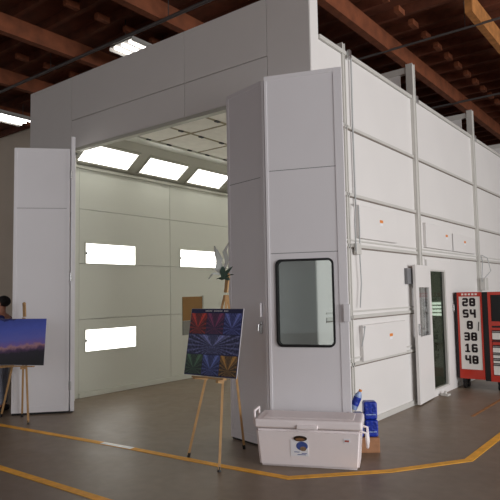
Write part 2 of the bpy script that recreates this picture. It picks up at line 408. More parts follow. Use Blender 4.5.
# hips (angled between wall and ceiling) and ceiling
HX, HZ0, HZ1 = -7.4, 3.83, 4.25
B(MB().hexa([(XI-.03, 5.545, HZ0), (XI, 5.545, HZ0), (XI, YB-.08, HZ0), (XI-.03, YB-.08, HZ0), (HX-.03, 5.545, HZ1+.03), (HX, 5.545, HZ1), (HX, YB-.08, HZ1), (HX-.03, YB-.08, HZ1+.03)]), 'hip_panel', 'frame')
B(MB().box(HX-.03, -7.05, 5.62, YB-.08, HZ1, HZ1+.05), 'ceiling_ledge', 'inner')
B(MB().box(-7.12, -7.05, 5.62, YB-.08, HZ1-.035, HZ1, .004), 'ceiling_rail', 'inner')
HR = -3.95
B(MB().hexa([(XR-.06, 5.7, HZ0), (XR-.09, 5.7, HZ0), (XR-.09, YB-.08, HZ0), (XR-.06, YB-.08, HZ0), (HR+.03, 5.7, HZ1+.03), (HR, 5.7, HZ1), (HR, YB-.08, HZ1), (HR+.03, YB-.08, HZ1+.03)]), 'hip_panel', 'frame')
B(MB().box(HR-.1, HR+.03, 5.62, YB-.08, HZ1, HZ1+.05), 'ceiling_ledge', 'inner')
# sloped hip lights (frame + lit diffuser)
def hip_light(xa, za, xb, zb, y0, sgn, ln=.97):
    d = Vector((xb-xa, 0, zb-za)); n = Vector((-d.z, 0, d.x)).normalized()*sgn; n = n if n.z < 0 else -n
    P = lambda s, y, h: Vector((xa, y, za))+d*s+n*h
    def slab(b, s0, s1, y0, y1, h0, h1):
        b.hexa([P(s0, y0, h0), P(s1, y0, h0), P(s1, y1, h0), P(s0, y1, h0), P(s0, y0, h1), P(s1, y0, h1), P(s1, y1, h1), P(s0, y1, h1)])
    f = MB(); y1 = y0+ln
    for s0, s1, a, c in ((.10, .16, y0-.03, y1+.03), (.68, .74, y0-.03, y1+.03), (.16, .68, y0-.03, y0), (.16, .68, y1, y1+.03)): slab(f, s0, s1, a, c, 0.002, .018)
    fo = B(f, 'hip_light_frame', 'frame')
    dd = MB(); slab(dd, .16, .68, y0, y1, .003, .008)
    dd.build('diffuser', M['tubes'], fo)
for k in range(9):
    y0 = 5.66+1.25*k
    hip_light(XI, HZ0, HX, HZ1, y0-(.07 if k == 0 else 0), 1, 1.04 if k == 0 else .97)
    hip_light(XR-.09, HZ0, HR, HZ1, y0+.1, -1)
# ceiling filters
fx = [-7.05, -6.29, -5.53, -4.77, -4.05]; fy = [5.62+.98*k for k in range(13)]
for i in range(4):
    for j in range(12):
        x0, x1, y0, y1 = fx[i]+.014, fx[i+1]-.014, fy[j]+.014, min(fy[j+1], YB-.08)-.014
        t = bmesh.new(); n = 8; b = MB()
        ph = random.random()*6; sx, sy = (x1-x0)/n, (y1-y0)/n
        V = [[b._v((x0+sx*a, y0+sy*c, HZ1-.005-(.018+.014*math.sin(a*1.7+ph)*math.cos(c*1.3+ph))*(0 < a < n and 0 < c < n))) for c in range(n+1)] for a in range(n+1)]
        for a in range(n):
            for c in range(n): b.bm.faces.new((V[a][c], V[a][c+1], V[a+1][c+1], V[a+1][c]))
        t.free()
        r = bmesh.ops.extrude_face_region(b.bm, geom=list(b.bm.faces))
        for v in [q for q in r['geom'] if isinstance(q, bmesh.types.BMVert)]: v.co.z = HZ1+.03
        pd = B(b, 'ceiling_filter', 'filter')
        if j < 5:
            for yy in (y0+.22, y1-.22): MB().box(x0-.03, x0+.02, yy-.045, yy+.045, HZ1-.03, HZ1-.012, .004).build('filter_clip', M['darkgap'], pd)
for i in range(1, 4): B(MB().box(fx[i]-.025, fx[i]+.025, 5.62, YB-.08, HZ1-.012, HZ1+.03), 'ceiling_bar', 'gapbar')
for j in range(0, 13): B(MB().box(fx[0], fx[-1], fy[j]-.025, fy[j]+.025, HZ1-.01, HZ1+.028), 'ceiling_bar', 'gapbar')
B(MB().box(fx[0], fx[-1], fy[0], YB-.08, HZ1+.04, HZ1+.06), 'ceiling_backing', 'inner')
# wall lights (lit boxes in the inner walls)
def wall_light(X, y0, y1, z0, z1, sgn):
    f = MB(); w = .022
    ax = ((0, 1, 0), (0, 0, 1), (1, 0, 0))
    f.plate(rect(y0-w, y1+w, z0-w, z1+w), [rect(y0, y1, z0, z1)], X+sgn*.0005, X+sgn*.014, ax)
    fo = B(f, 'wall_light_frame', 'inner')
    MB().box(min(X+sgn*.001, X+sgn*.007), max(X+sgn*.001, X+sgn*.007), y0, y1, z0, z1).build('diffuser', M['tubes'], fo)
    c = MB(); c.box(min(X, X+sgn*.02), max(X, X+sgn*.02), y0-.005, y0+.025, (z0+z1)/2-.02, (z0+z1)/2+.02); c.build('latch', M['darkgap'], fo)
for y0 in (5.83, 8.05, 10.3, 12.5, 14.7):
    wall_light(XI, y0, y0+1.06, 2.2, 2.53, 1)
    if abs(y0-8.05) > .1: wall_light(XI, y0, y0+1.07, .74, 1.09, 1)
for y0 in (6.4, 11.7, 13.6, 15.4): wall_light(XR-.06, y0, y0+1.1, 2.3, 2.63, -1); wall_light(XR-.06, y0, y0+1.1, .8, 1.13, -1)
wall_light(XR-.06, 9.98, 11.0, 2.3, 2.63, -1)
# lit fixture with tubes on the back wall (seen through the side glass)
fb = MB(); fb.box(-7.2, -5.6, YB-.1, YB-.081, .78, 1.32); fo = B(fb, 'end_light_frame', 'inner')
for k in range(4): MB().box(-7.15, -5.65, YB-.115, YB-.1, .84+.115*k, .91+.115*k).build('tube_strip', M['tubes'], fo)
# hatch on the inner left wall
hb = B(MB().box(XI, XI+.02, 8.1, 8.66, 1.13, 1.6, .003), 'wall_hatch', 'brownboard')
MB().box(XI, XI+.018, 8.1, 8.9, .85, 1.125, .003).build('lower_sheet', M['greyboard'], hb)
MB().box(XI, XI+.03, 8.66, 8.7, 1.12, 1.62, .003).build('hatch_edge', M['frame'], hb)
# outside housings of the wall lights, with stickers
for y0, y1, z0, z1, so in ((6.42, 7.74, .79, 1.23, .62), (6.42, 7.56, 2.31, 2.73, .56), (8.66, 9.86, 2.31, 2.7, .78), (9.93, 11.18, 2.31, 2.62, .5)):
    h = B(MB().box(XR, XR+.05, y0, y1, z0, z1, .006), 'light_housing', 'booth')
    yc = y0+(y1-y0)*so; zc = z0+(z1-z0)*.6
    s = MB().box(XR+.05, XR+.0515, yc-.05, yc+.05, zc-.012, zc+.025).build('warning_sticker', M['orange'], h); s['label'] = 'small orange sticker'
    MB().box(XR+.05, XR+.0515, yc-.04, yc+.04, zc-.05, zc-.02).build('notice_sticker', M['paper'], h)
B(MB().box(XR, XR+.03, 9.88, 9.91, 2.33, 2.68), 'pull_bar', 'greybox')
# cable drops on the side wall
cb = lambda pts, r: B(MB().tube(pts, r, 7), 'cable', 'cable')
cb([(XR+.035, 6.36, 4.62), (XR+.03, 6.36, 3.6), (XR+.03, 6.37, 2.7)], .011)
cb([(XR+.03, 6.36, 2.72), (XR+.07, 6.3, 2.73), (XR+.08, 6.24, 2.5), (XR+.08, 6.25, 2.25), (XR+.05, 6.3, 2.14)], .009)
cb([(XR+.06, 6.39, 2.7), (XR+.07, 6.38, 2.4), (XR+.06, 6.38, 2.14), (XR+.05, 6.42, 1.75), (XR+.05, 6.37, 1.45)], .008)
cb([(XR+.055, 6.47, 1.2), (XR+.09, 6.4, 1.22), (XR+.09, 6.36, 1.1), (XR+.06, 6.36, .98)], .008)
B(MB().box(XR+.02, XR+.07, 6.3, 6.42, 2.1, 2.24, .008), 'junction_box', 'rail')
cb([(XR+.08, 11.4, 2.3), (XR+.16, 11.2, 2.15), (XR+.12, 11.25, 1.85), (XR+.09, 11.42, 1.72)], .008)
B(MB().box(XR+.06, XR+.16, 11.32, 11.52, 1.62, 1.86, .01), 'junction_box', 'rail')
cb([(XR+.1, 11.5, 1.86), (XR+.18, 11.66, 2.0), (XR+.14, 11.6, 2.25), (XR+.08, 11.46, 2.3)], .008)
B(MB().box(XR, XR+.05, 7.87, 8.1, 1.74, 1.97, .006), 'control_box', 'greybox')

# personnel door in the side wall: frame, smoked glass, opened leaf
f = MB(); ax = ((0, 1, 0), (0, 0, 1), (1, 0, 0))
f.plate(rect(D0, D1, 0, DT), [rect(8.8, 9.5, .09, 1.97)], XR-.06, XR+.03, ax)
df = B(f, 'side_door_frame', 'booth')
t = MB(); t.plate(rect(8.8, 9.5, .09, 1.97), [rect(8.825, 9.475, .115, 1.945)], XR-.04, XR+.02, ax); t.build('glass_bead', M['rail'], df)
MB().box(XR-.03, XR-.02, 8.825, 9.475, .115, 1.945).build('glass_panel', M['smoked'], df)
MB().box(XR+.03, XR+.06, 9.78, 9.82, 1.28, 1.4, .006).build('latch', M['steel'], df)
T = frame_T((XR+.045, 8.73, .02), (.07, -1))       # opened back past its hinge
W = .74
dl = MB(T).plate(rect(0, W, 0, 2.0), [rect(.10, .60, .95, 1.67)], -.02, .02)
dl = B(dl, 'side_door_leaf', 'booth')
MB(T).box(.095, .605, -.006, .006, .945, 1.675).build('door_window', M['doorglass'], dl)
sd = 1 if (T.to_3x3() @ Vector((0, 1, 0))).x > 0 else -1
h = MB(T); h.box(.645, .695, min(sd*.02, sd*.045), max(sd*.02, sd*.045), .98, 1.14, .006); h.tube([(.67, sd*.04, 1.08), (.67, sd*.075, 1.08), (.60, sd*.075, 1.07)], .011); h.build('door_handle', M['steel'], dl)
st = MB(); st.box(-3.24, -3.12, 8.95, 9.08, .0, .03, .006); st.tube([(-3.18, 9.02, .03), (-3.18, 9.02, .07)], .02); B(st, 'door_stop', 'rail')

# big folding doors
def leaf(p0, p1, h, z0=.02, window=None, panels=True, th=.05):
    d = Vector((p1[0]-p0[0], p1[1]-p0[1], 0)); L = d.length; T = frame_T((p0[0], p0[1], z0), d)
    holes = [rrect(*window, .05)] if window else []
    b = MB(T).plate(rect(.004, L-.004, 0, h), holes, 0, th)
    # raised border on the camera side
    bw = .045
    if not window: b.plate(rect(.004, L-.004, 0, h), [rect(bw, L-bw, bw+.04, h-bw)], -.006, 0)
    else: b.plate(rect(.004, L-.004, 0, h), [rect(.03, L-.09, .05, h-.045)], -.006, 0)
    o = B(b, 'folding_door', 'leaf')
    for zz in ((2.9,) if not window else (2.95, 2.05)):
        MB(T).box(bw, L-bw if not window else L-.09, -.0025, .0005, zz-.003, zz+.003).build('panel_seam', M['greybox'], o)
    if window:
        x0, x1, a, c = window
        gk = MB(T); gk.plate(rrect(x0-.014, x1+.014, a-.014, c+.014, .064), [rrect(x0+.008, x1-.008, a+.008, c-.008, .045)], -.014, th+.012)
        gk.build('window_gasket', M['black'], o)
        MB(T).box(x0+.005, x1-.005, th/2-.004, th/2+.004, a+.005, c-.005).build('window_pane', M['clear'], o)
    return o, T, L
o, T1, L1 = leaf((-4.30, 5.13), (-3.665, 4.985), 3.98)
lk = MB(T1); lk.box(L1-.1, L1-.055, -.035, -.006, 1.37, 1.52, .004); lk.build('lock_block', M['leaf'], o)
lk = MB(T1); lk.box(L1-.1, L1-.06, -.014, -.006, 1.19, 1.32, .003); lk.tube([(L1-.08, -.012, 1.29), (L1-.08, -.045, 1.29), (L1-.08, -.05, 1.22)], .009); lk.build('door_handle', M['steel'], o)
MB(T1).box(.03, L1-.0, -.004, .03, -.018, .03).build('bottom_seal', M['black'], o)
o, T2, L2 = leaf((-3.63, 4.975), (-2.825, 5.275), 4.01, window=(.105, .705, 1.07, 1.97))
MB(T2).box(L2-.05, L2+.015, -.035, -.006, 1.32, 1.50, .004).build('lock_block', M['leaf'], o)
MB(T2).box(.0, L2, -.004, .03, -.018, .03).build('bottom_seal', M['black'], o)
o, T0, L0 = leaf((-3.98, 5.46), (-4.25, 5.22), 3.98)
o, T3, L3 = leaf((-7.655, 4.345), (-7.13, 4.92), 3.78, z0=.03)
for zz in (.35, 1.9, 3.4): MB(T3).tube([(L3+.015, 0.0, zz-.06), (L3+.015, 0.0, zz+.06)], .016).build('hinge', M['steel'], o)
MB(T3).box(.01, L3, -.002, .03, -.028, .0).build('bottom_seal', M['black'], o)
o, T4, L4 = leaf((-7.92, 5.47), (-7.125, 4.945), 3.98)
MB(T4).box(.0, L4, -.0, .03, -.018, .0).build('bottom_seal', M['black'], o)
# fold strip between right leaves
B(MB().box(-3.664, -3.636, 4.975, 5.0, .02, 3.99), 'fold_strip', 'leaf')

# ------------------------------------------------------------------ easels with picture boards
def easel(fl_, fr_, bk, ztray, apex, board_w, board_h, label, ux_, off, fwd, lean=0.):
    FL, FR, BK, A = (Vector(p) for p in (fl_, fr_, bk, apex))
    t = thing('easel', ((FL+FR+BK)/3).to_tuple(), label, 'easel', 'wooden easels')
    top = [A+(p-A)*.05 for p in (FL, FR, BK)]
    for p, q in zip((FL, FR, BK), top):
        b = MB(); b.bar(q, p+Vector((0, 0, .02)), .024, .018, up=(A-p).cross(Vector((1, 1, 0))).normalized()); lg = b.build('leg', M['wood'], t)
        MB().tube([p, p+(q-p).normalized()*.045], .016, 8).build('rubber_foot', M['black'], lg)
    at = lambda P, z: P+(A-P)*(z/A.z)
    l0, r0 = at(FL, ztray), at(FR, ztray); ux = Vector((ux_[0], ux_[1], 0)).normalized()
    mid = (l0+r0)/2+ux*off; upv = (A-mid).normalized(); nrm = ux.cross(upv).normalized()      # away from the viewer
    if nrm.dot(mid-Vector((0, 0, 1.65))) < 0: nrm = -nrm
    z1 = ztray+.25*(A.z-ztray)
    MB().bar(at(FL, z1), at(FR, z1), .02, .014).build('crossbar', M['wood'], t)
    MB().bar(A-upv*.06, A+upv*.12, .04, .022, up=nrm).ball(A+upv*.12, .024, 10).build('mast', M['wood'], t)
    mid0 = mid.copy(); mid = mid-nrm*fwd
    MB().bar(mid-nrm*.035-ux*.3*board_w-upv*.012, mid-nrm*.035+ux*.3*board_w-upv*.012, .055, .016, up=upv).build('tray', M['wood'], t)
    for q in (l0, r0):
        e = q+(-nrm)*max(.03, (q-mid+nrm*.06).dot(nrm))
        MB().bar(q-Vector((0, 0, .03)), e-Vector((0, 0, .03)), .03, .03).build('peg', M['wood'], t)
    # board rests on the tray, leaning on the legs
    o = mid-nrm*.022+upv*.002; upv = (upv+nrm*lean).normalized()
    P = lambda u, v, h=0.: o+ux*u*board_w/2+upv*v*board_h-nrm*h
    return t, P
def slab(P, u0, u1, v0, v1, h0, h1, name, m, parent, uv=True):
    b = MB(); b.hexa([P(u0, v0, h0), P(u1, v0, h0), P(u1, v1, h0), P(u0, v1, h0), P(u0, v0, h1), P(u1, v0, h1), P(u1, v1, h1), P(u0, v1, h1)])
    b.bm.faces.ensure_lookup_table()
    for f in b.bm.faces:
        for l in f.loops:
            c = l.vert.co
            w = P(u1, v0)-P(u0, v0); h = P(u0, v1)-P(u0, v0); d = c-P(u0, v0)
            l[b.uv].uv = (d.dot(w)/w.length_squared, d.dot(h)/h.length_squared)
    return b.build(name, m, parent, smooth=False)
t, P = easel((-4.17, 4.29, 0), (-3.59, 4.10, 0), (-3.89, 4.85, 0), .825, (-3.78, 4.47, 1.72), .67, .665,
          'wooden tripod easel in front of the booth opening, holding the grid of dark beam pictures', (1, .03), .025, .085)
bd = slab(P, -1, 1, 0, 1, 0, .008, 'picture_board', M['boardedge'], None)
tag(bd, 'navy display board with seven small pictures of coloured beams on the middle easel', 'picture')
slab(P, -.99, .99, .003, .997, .008, .0095, 'print_sheet', M['navy'], bd)
c3 = ((-.97, -.34), (-.32, .32), (.34, .97))
rows = [((.62, .93), [print_mat('red beams', srgb(40, 10, 34), srgb(226, 70, 54)), print_mat('rose beams', srgb(20, 16, 66), srgb(150, 60, 110)), print_mat('blue beams', srgb(14, 20, 90), srgb(120, 134, 220))]),
        ((.02, .31), [print_mat('green beams', srgb(12, 24, 30), srgb(86, 128, 96)), print_mat('azure beams', srgb(12, 20, 78), srgb(110, 130, 210)), print_mat('gold beams', srgb(24, 22, 22), srgb(206, 152, 70))])]
for (v0, v1), ms in rows:
    for (a, c), m in zip(c3, ms): slab(P, a, c, v0, v1, .0095, .0105, 'small_picture', m, bd)
slab(P, -.98, .98, .325, .605, .0095, .0105, 'wide_picture', print_mat('white beams', srgb(14, 18, 66), srgb(150, 158, 226), 17, 1.7, .45, 1.2), bd)
b = MB()
for k in range(16):
    u = -.42+.055*k
    if k in (5, 12): continue
    for (a, c) in ((u, u+.012), (u+.025, u+.034)):
        b.hexa([P(a, .955, .0095), P(c, .955, .0095), P(c, .975, .0095), P(a, .975, .0095), P(a, .955, .0102), P(c, .955, .0102), P(c, .975, .0102), P(a, .975, .0102)])
b.build('heading_marks', M['paper'], bd)
# ribbon and leaves tied to the top of that easel
rb = thing('ribbon_spray', (-3.80, 4.47, 1.72), 'silver ribbon spray with dark green leaves tied at the easel top', 'decoration')
A = Vector((-3.785, 4.42, 1.84)); R_ = Vector((.79, .613, 0)); U_ = Vector((0, 0, 1))
def rib(pts, w, name, m):
    b = MB(); q = [A+R_*p[0]+U_*p[1]+Vector((-.3, .6, 0))*p[2] for p in pts]
    for i in range(len(q)-1):
        w0, w1 = w*(1 if i else .4), w*(1 if i < len(q)-2 else .3)
        side0 = R_*w0+U_*w0*.3; side1 = R_*w1+U_*w1*.3; n = Vector((-.006, .008, 0))
        b.hexa([q[i]-side0, q[i]+side0, q[i]+side0+n, q[i]-side0+n, q[i+1]-side1, q[i+1]+side1, q[i+1]+side1+n, q[i+1]-side1+n])
    b.build(name, M[m], rb)
rib([(0, 0, 0), (-.03, .1, .03), (-.06, .2, .02), (-.09, .3, .05)], .022, 'ribbon', 'silver')
rib([(0, 0, 0), (-.05, .06, -.02), (-.03, .16, .0), (-.06, .26, -.02)], .03, 'ribbon', 'silver')
rib([(.0, .02, 0), (.04, .14, .03), (.02, .24, .0), (.06, .33, .02)], .022, 'ribbon', 'silver')
rib([(0, 0, 0), (-.1, .02, .0), (-.15, -.04, .02)], .02, 'ribbon', 'silver')
for dx, dz, dy in ((.03, .02, 0), (-.05, -.03, .02), (.07, .06, .03), (.05, -.04, -.02), (0, .06, -.02), (.08, 0, .02)):
    rib([(0, -.05, 0), (dx*.7, dz*.8, dy), (dx*1.3, dz*1.4, dy)], .03, 'leaf', 'green')
tl, P2 = easel((-7.70, 4.23, 0), (-6.97, 4.2, 0), (-7.46, 4.40, 0), .735, (-7.33, 4.34, 1.44), .76, .63,
           'wooden tripod easel at the left edge, holding the blue dusk picture', (.915, .40), .10, .125, .17)
b2 = slab(P2, -1, 1, 0, 1, 0, .008, 'picture_board', M['boardedge'], None)
tag(b2, 'blue and violet dusk landscape print standing on the left easel', 'picture')
slab(P2, -.99, .99, .003, .997, .008, .0095, 'print_sheet', dusk_mat(), b2)

# ------------------------------------------------------------------ cooler
d = Vector((.84, .38, 0)).normalized(); CT = frame_T((-3.415, 4.435, 0), d); CL, CD, CH = 1.0, .42, .355
cool = thing('cooler', (CT @ Vector((CL/2, CD/2, 0))).to_tuple(), 'large white plastic ice cooler on the floor before the door window', 'cooler')
b = MB(CT); r = .03
b.hexa([(r, r, .0), (CL-r, r, 0), (CL-r, CD-r, 0), (r, CD-r, 0), (0, 0, CH), (CL, 0, CH), (CL, CD, CH), (0, CD, CH)])
bmesh.ops.bevel(b.bm, geom=[e for e in b.bm.edges], offset=.022, segments=3, affect='EDGES'); b.boxy = True
b.build('body', M['coolerwhite'], cool)
b = MB(CT).box(-.012, CL+.012, -.012, CD+.012, .362, .448, .025, 3); lid = b.build('lid', M['coolerwhite'], cool)
MB(CT).box(.07, CL-.07, .06, CD-.06, .443, .453, .005).build('lid_panel', M['coolerwhite'], lid)
MB(CT).box(.40, .60, -.03, -.005, .365, .405, .008).build('latch', M['coolerwhite'], lid)
for s in (0, 1):
    x = -.03 if s == 0 else CL+.03; i = .012 if s == 0 else -.012
    hh = .50 if s == 0 else .36
    pts = [(x+i*3, .1, .34), (x, .1, .38), (x, .1, hh), (x, .3, hh), (x, .3, .38), (x+i*3, .3, .34)] if s == 0 else [(x+i*3, .08, .34), (x+.01, .08, .33), (x+.02, .09, .2), (x+.02, .31, .2), (x+.01, .32, .33), (x+i*3, .32, .34)]
    MB(CT).tube(pts, .013, 8).build('handle', M['coolerwhite'], cool)
def face(u0, u1, z0, z1, name, m, h=.002):   # on the sloping front face
    y = lambda z: r*(1-z/CH)-.0015
    return MB(CT).hexa([(u0, y(z0)-h, z0), (u1, y(z0)-h, z0), (u1, y(z0)+.004, z0), (u0, y(z0)+.004, z0), (u0, y(z1)-h, z1), (u1, y(z1)-h, z1), (u1, y(z1)+.004, z1), (u0, y(z1)+.004, z1)]).build(name, M[m], cool)
def oval(uc, zc, a, c, name, m, h, parent=None):
    b = MB(CT); y = lambda z: r*(1-z/CH)-.0015; n = 28; F, K = [], []
    for k in range(n):
        u, z = uc+a*math.cos(2*PI*k/n), zc+c*math.sin(2*PI*k/n); F.append(b._v((u, y(z)-h, z))); K.append(b._v((u, y(z)+.004, z)))
    b.bm.faces.new(F); b.bm.faces.new(K[::-1])
    for k in range(n): b.bm.faces.new((F[k], F[(k+1) % n], K[(k+1) % n], K[k]))
    return b.build(name, M[m], parent or cool)
bg = oval(.43, .275, .064, .026, 'badge', 'badge', .006); bg['label'] = 'dark oval badge'
oval(.43, .268, .045, .013, 'badge_centre', 'badgeinner', .0075, bg)
lb = face(.335, .505, .11, .262, 'label_sticker', 'paper', .002); lb['label'] = 'white sticker with blue printing'
oval(.445, .205, .055, .042, 'label_print', 'inkblue', .0035, lb); oval(.455, .18, .03, .022, 'label_print', 'inkbrown', .0045, lb)
for k, (u0, u1) in enumerate(((.37, .42), (.44, .49), (.40, .48))):
    zz = .145-.012*k; o = face(u0, u1, zz, zz+.006, 'label_print', 'inkblue', .0035); o.location = o.location+cool.location-lb.location-cool.location; o.parent = lb
sl = face(.835, .895, .25, .29, 'small_label', 'paper', .002)
o = face(.845, .885, .26, .277, 'label_print', 'inkred', .0035); o.location -= sl.location; o.parent = sl

# ------------------------------------------------------------------ blue packs on a carton behind the cooler
PT = frame_T((-2.795, 5.385, 0), Vector((.8, .6, 0)))
ca = MB(PT).box(-.06, .2, .01, .18, 0, .15, .004).build('carton', M['carton']); tag(ca, 'small brown cardboard carton on the floor behind the cooler', 'box')
def pack(x0, x1, y0, y1, z0, z1, m, name, label):
    b = MB(PT); b.box(x0, x1, y0, y1, z0, z1, .022, 3)
    o = b.build(name, M[m]); tag(o, label, 'bag', 'blue packs on the carton'); 
    s = MB(PT); s.box(x0+.02, x1-.02, y0-.003, y0+.002, z0+.05, z0+.06, .001); s.build('seam', M['bluelabel'], o)
    return o
pack(.058, .195, .03, .16, .15, .325, 'bluewrap', 'wrapped_pack', 'blue plastic wrapped pack directly on the brown carton')
pack(.05, .188, .02, .15, .327, .51, 'bluewrap', 'wrapped_pack', 'upper blue plastic wrapped pack above another pack')
pack(-.055, .045, .03, .13, .15, .40, 'bluewrap', 'wrapped_pack', 'blue wrapped pack under the tilted bottle, mostly behind the cooler')
bt = thing('drink_bottle', (PT @ Vector((-.01, .08, .402))).to_tuple(), 'blue and white bottle tilted on top of the blue packs', 'bottle')
T = PT @ Matrix.Translation((-.012, .08, .525)) @ Matrix.Rotation(math.radians(24), 4, 'Y') @ Matrix.Rotation(0, 4, 'X')
MB(T).tube([(0, 0, -.105), (0, 0, -.1), (0, 0, .04), (0, 0, .07), (0, 0, .09)], [.034, .04, .04, .026, .014], 14).build('body', M['bluelabel'], bt)
MB(T).tube([(0, 0, -.06), (0, 0, .03)], .0412, 14).build('wrap', M['bluewrap'], bt)
MB(T).tube([(0, 0, .09), (0, 0, .112)], .017, 12).build('cap', M['orange'], bt)

# ------------------------------------------------------------------ red tool cabinet with number board
TC = thing('tool_cabinet', (-2.6, 10.1, 0), 'red and black rolling tool cabinet with number board beside the side door', 'tool cabinet')
X0, X1, X2, Y0, Z0, Z1 = -3.24, -2.79, -1.75, 9.8, .17, 1.6
def tb(x0, x1, y0, y1, z0, z1, n, m, par=TC, bev=.004): return MB().box(x0, x1, y0, y1, z0, z1, bev).build(n, M[m], par)
tb(X0, X1, Y0+.02, Y0+.3, Z0, Z1, 'side_locker', 'toolblack')
ld = MB().plate(rect(X0+.045, X1-.005, Z0, Z1), [rect(X0+.07, X1-.03, Z0+.15, Z1-.07)], Y0, Y0+.02).build('locker_door', M['toolred'], TC)
nb = tb(X0+.072, X1-.032, Y0+.006, Y0+.02, Z0+.152, Z1-.072, 'number_board', 'toolwhite', ld)
SEG = {'0': 'abcdef', '1': 'bc', '2': 'abged', '3': 'abgcd', '4': 'fgbc', '5': 'afgcd', '6': 'afgedc', '8': 'abcdefg'}
xc = (X0+.072+X1-.032)/2-.01
def block_digits(s, xc, zc, H):
    """blocky athletic numerals with clipped corners, as one extruded shape per number"""
    b = MB(); w, th = H*.70, H*.24; adv = w+H*.13; x = xc-(adv*len(s)-H*.13)/2
    for ch in s:
        z = zc-H/2; m = H/2; cl = H*.11
        hs = {'a': (z+H-th), 'g': (z+m-th/2), 'd': z}
        if ch == '1':
            b.box(x+w*.36, x+w*.36+th, Y0+.003, Y0+.006, z, z+H); b.box(x+w*.08, x+w*.9, Y0+.003, Y0+.006, z, z+th*.75); b.hexa([(x+w*.1, Y0+.003, z+H*.70), (x+w*.36, Y0+.003, z+H*.74), (x+w*.36, Y0+.006, z+H*.74), (x+w*.1, Y0+.006, z+H*.70), (x+w*.1, Y0+.003, z+H*.82), (x+w*.37, Y0+.003, z+H), (x+w*.37, Y0+.006, z+H), (x+w*.1, Y0+.006, z+H*.82)])
            x += adv; continue
        for k in SEG[ch]:
            if k in hs:
                z0 = hs[k]; c0 = cl if k != 'g' else cl*.6
                b.hexa([(x+c0*(k != 'a'), Y0+.003, z0), (x+w-c0*(k != 'a'), Y0+.003, z0), (x+w-c0*(k != 'a'), Y0+.006, z0), (x+c0*(k != 'a'), Y0+.006, z0),
                        (x+c0*(k != 'd'), Y0+.003, z0+th), (x+w-c0*(k != 'd'), Y0+.003, z0+th), (x+w-c0*(k != 'd'), Y0+.006, z0+th), (x+c0*(k != 'd'), Y0+.006, z0+th)])
            else:
                xx = x if k in 'fe' else x+w-th; z0, z1 = (z+m, z+H-cl) if k in 'fb' else (z+cl, z+m)
                if ch == '4' and k == 'c': z0 = z
                if ch == '4' and k in 'fb': z1 = z+H
                b.box(xx, xx+th, Y0+.003, Y0+.006, z0, z1)
        x += adv
    return b.build('number', M['digit'], nb, smooth=False)
for k, s in enumerate(('28', '54', '8', '38', '16', '48')): block_digits(s, xc+.002*k, Z1-.165-.19*k, .14)
b = MB(); b.bar((xc+.135, Y0+.004, 1.6-.58-.06), (xc+.15, Y0+.004, 1.6-.58+.09), .012, .006, up=(0, 1, 0)); b.build('pen', M['digit'], nb)
b = MB()
for k in range(5): b.box(X0+.12+k*.055, X0+.155+k*.055, Y0-.002, Y0, Z1-.05, Z1-.02)
b.build('top_marks', M['toolwhite'], ld)
# main chest
tb(X1+.09, X2, Y0+.03, Y0+.6, Z0, Z1, 'chest_body', 'toolblack')
tb(X1, X1+.09, Y0+.01, Y0+.3, Z0-.02, Z1, 'hinge_side', 'toolblack')
cf = MB().plate(rect(X1+.09, X2, Z0-.02, Z1), [rect(X1+.13, X2-.05, 1.12, Z1-.05), rect(X1+.13, X2-.05, Z0+.08, .98)], Y0, Y0+.03).build('chest_front', M['toolred'], TC)
MB().box(X1+.13, X2-.05, Y0+.02, Y0+.03, 1.12, Z1-.05).build('open_bay', M['black'], cf)
for k, (z0, z1, m) in enumerate(((.83, .96, 'toolwhite'), (.74, .81, 'toolred'), (.62, .72, 'toolwhite'), (.53, .6, 'toolwhite'), (.45, .51, 'toolwhite'), (.26, .43, 'toolwhite'))):
    dr = MB().box(X1+.135, X2-.055, Y0+.004, Y0+.03, z0, z1, .004).build('drawer', M[m], TC)
    MB().box(X1+.135, X2-.055, Y0-.008, Y0+.004, z1-.02, z1-.004, .002).build('drawer_pull', M['toolblack'], dr)
MB().box(X1+.14, X1+.35, Y0-.002, Y0, 1.02, 1.05).build('badge_plate', M['toolblack'], cf)
for x, yy in ((X0+.1, Y0+.08), (X0+.1, Y0+.24), (X1+.2, Y0+.1), (X1+.2, Y0+.5), (X2-.12, Y0+.1), (X2-.12, Y0+.5)):
    MB().tube([(x-.02, yy, .06), (x+.02, yy, .06)], .06, 16).box(x-.03, x+.03, yy-.03, yy+.03, .1, Z0).build('caster', M['black'], TC)

# ------------------------------------------------------------------ person at the left edge
def skin_mesh(nodes, edges, sub=2):
    me = bpy.data.meshes.new('tmp'); me.from_pydata([n[0] for n in nodes], edges, []); me.update()
    o = bpy.data.objects.new('tmp', me); COL.objects.link(o)
    s = o.modifiers.new('s', 'SKIN'); s.use_smooth_shade = True
    for i, n in enumerate(nodes):
        rr = n[1] if isinstance(n[1], tuple) else (n[1], n[1]); me.skin_vertices[0].data[i].radius = rr
        me.skin_vertices[0].data[i].use_root = (i == 0)
    u = o.modifiers.new('u', 'SUBSURF'); u.levels = sub; u.render_levels = sub
    dg = bpy.context.evaluated_depsgraph_get(); dg.update()
    out = bpy.data.meshes.new_from_object(o.evaluated_get(dg)); bpy.data.objects.remove(o); bpy.data.meshes.remove(me)
    return out
pf = Vector((-.86, -.51, 0)).normalized()               # facing (to the left of the picture)
PF = Vector((-8.07, 4.43, 0)); pf = Vector((-.75, -.66, 0)).normalized(); PM = frame_T(PF, Vector((-pf.y, pf.x, 0)))  # local y = facing... x = the person's left-right
if (PM.to_3x3() @ Vector((0, 1, 0))).dot(pf) < 0: PM = frame_T(PF, Vector((pf.y, -pf.x, 0)))
HM = PM @ Matrix.Rotation(math.radians(-14), 4, 'Z')
N = []; E = []
def nd(p, r, par=None, X=None):
    N.append(((X or PM) @ Vector(p), r)); 
    if par is not None: E.append((par, len(N)-1))
    return len(N)-1
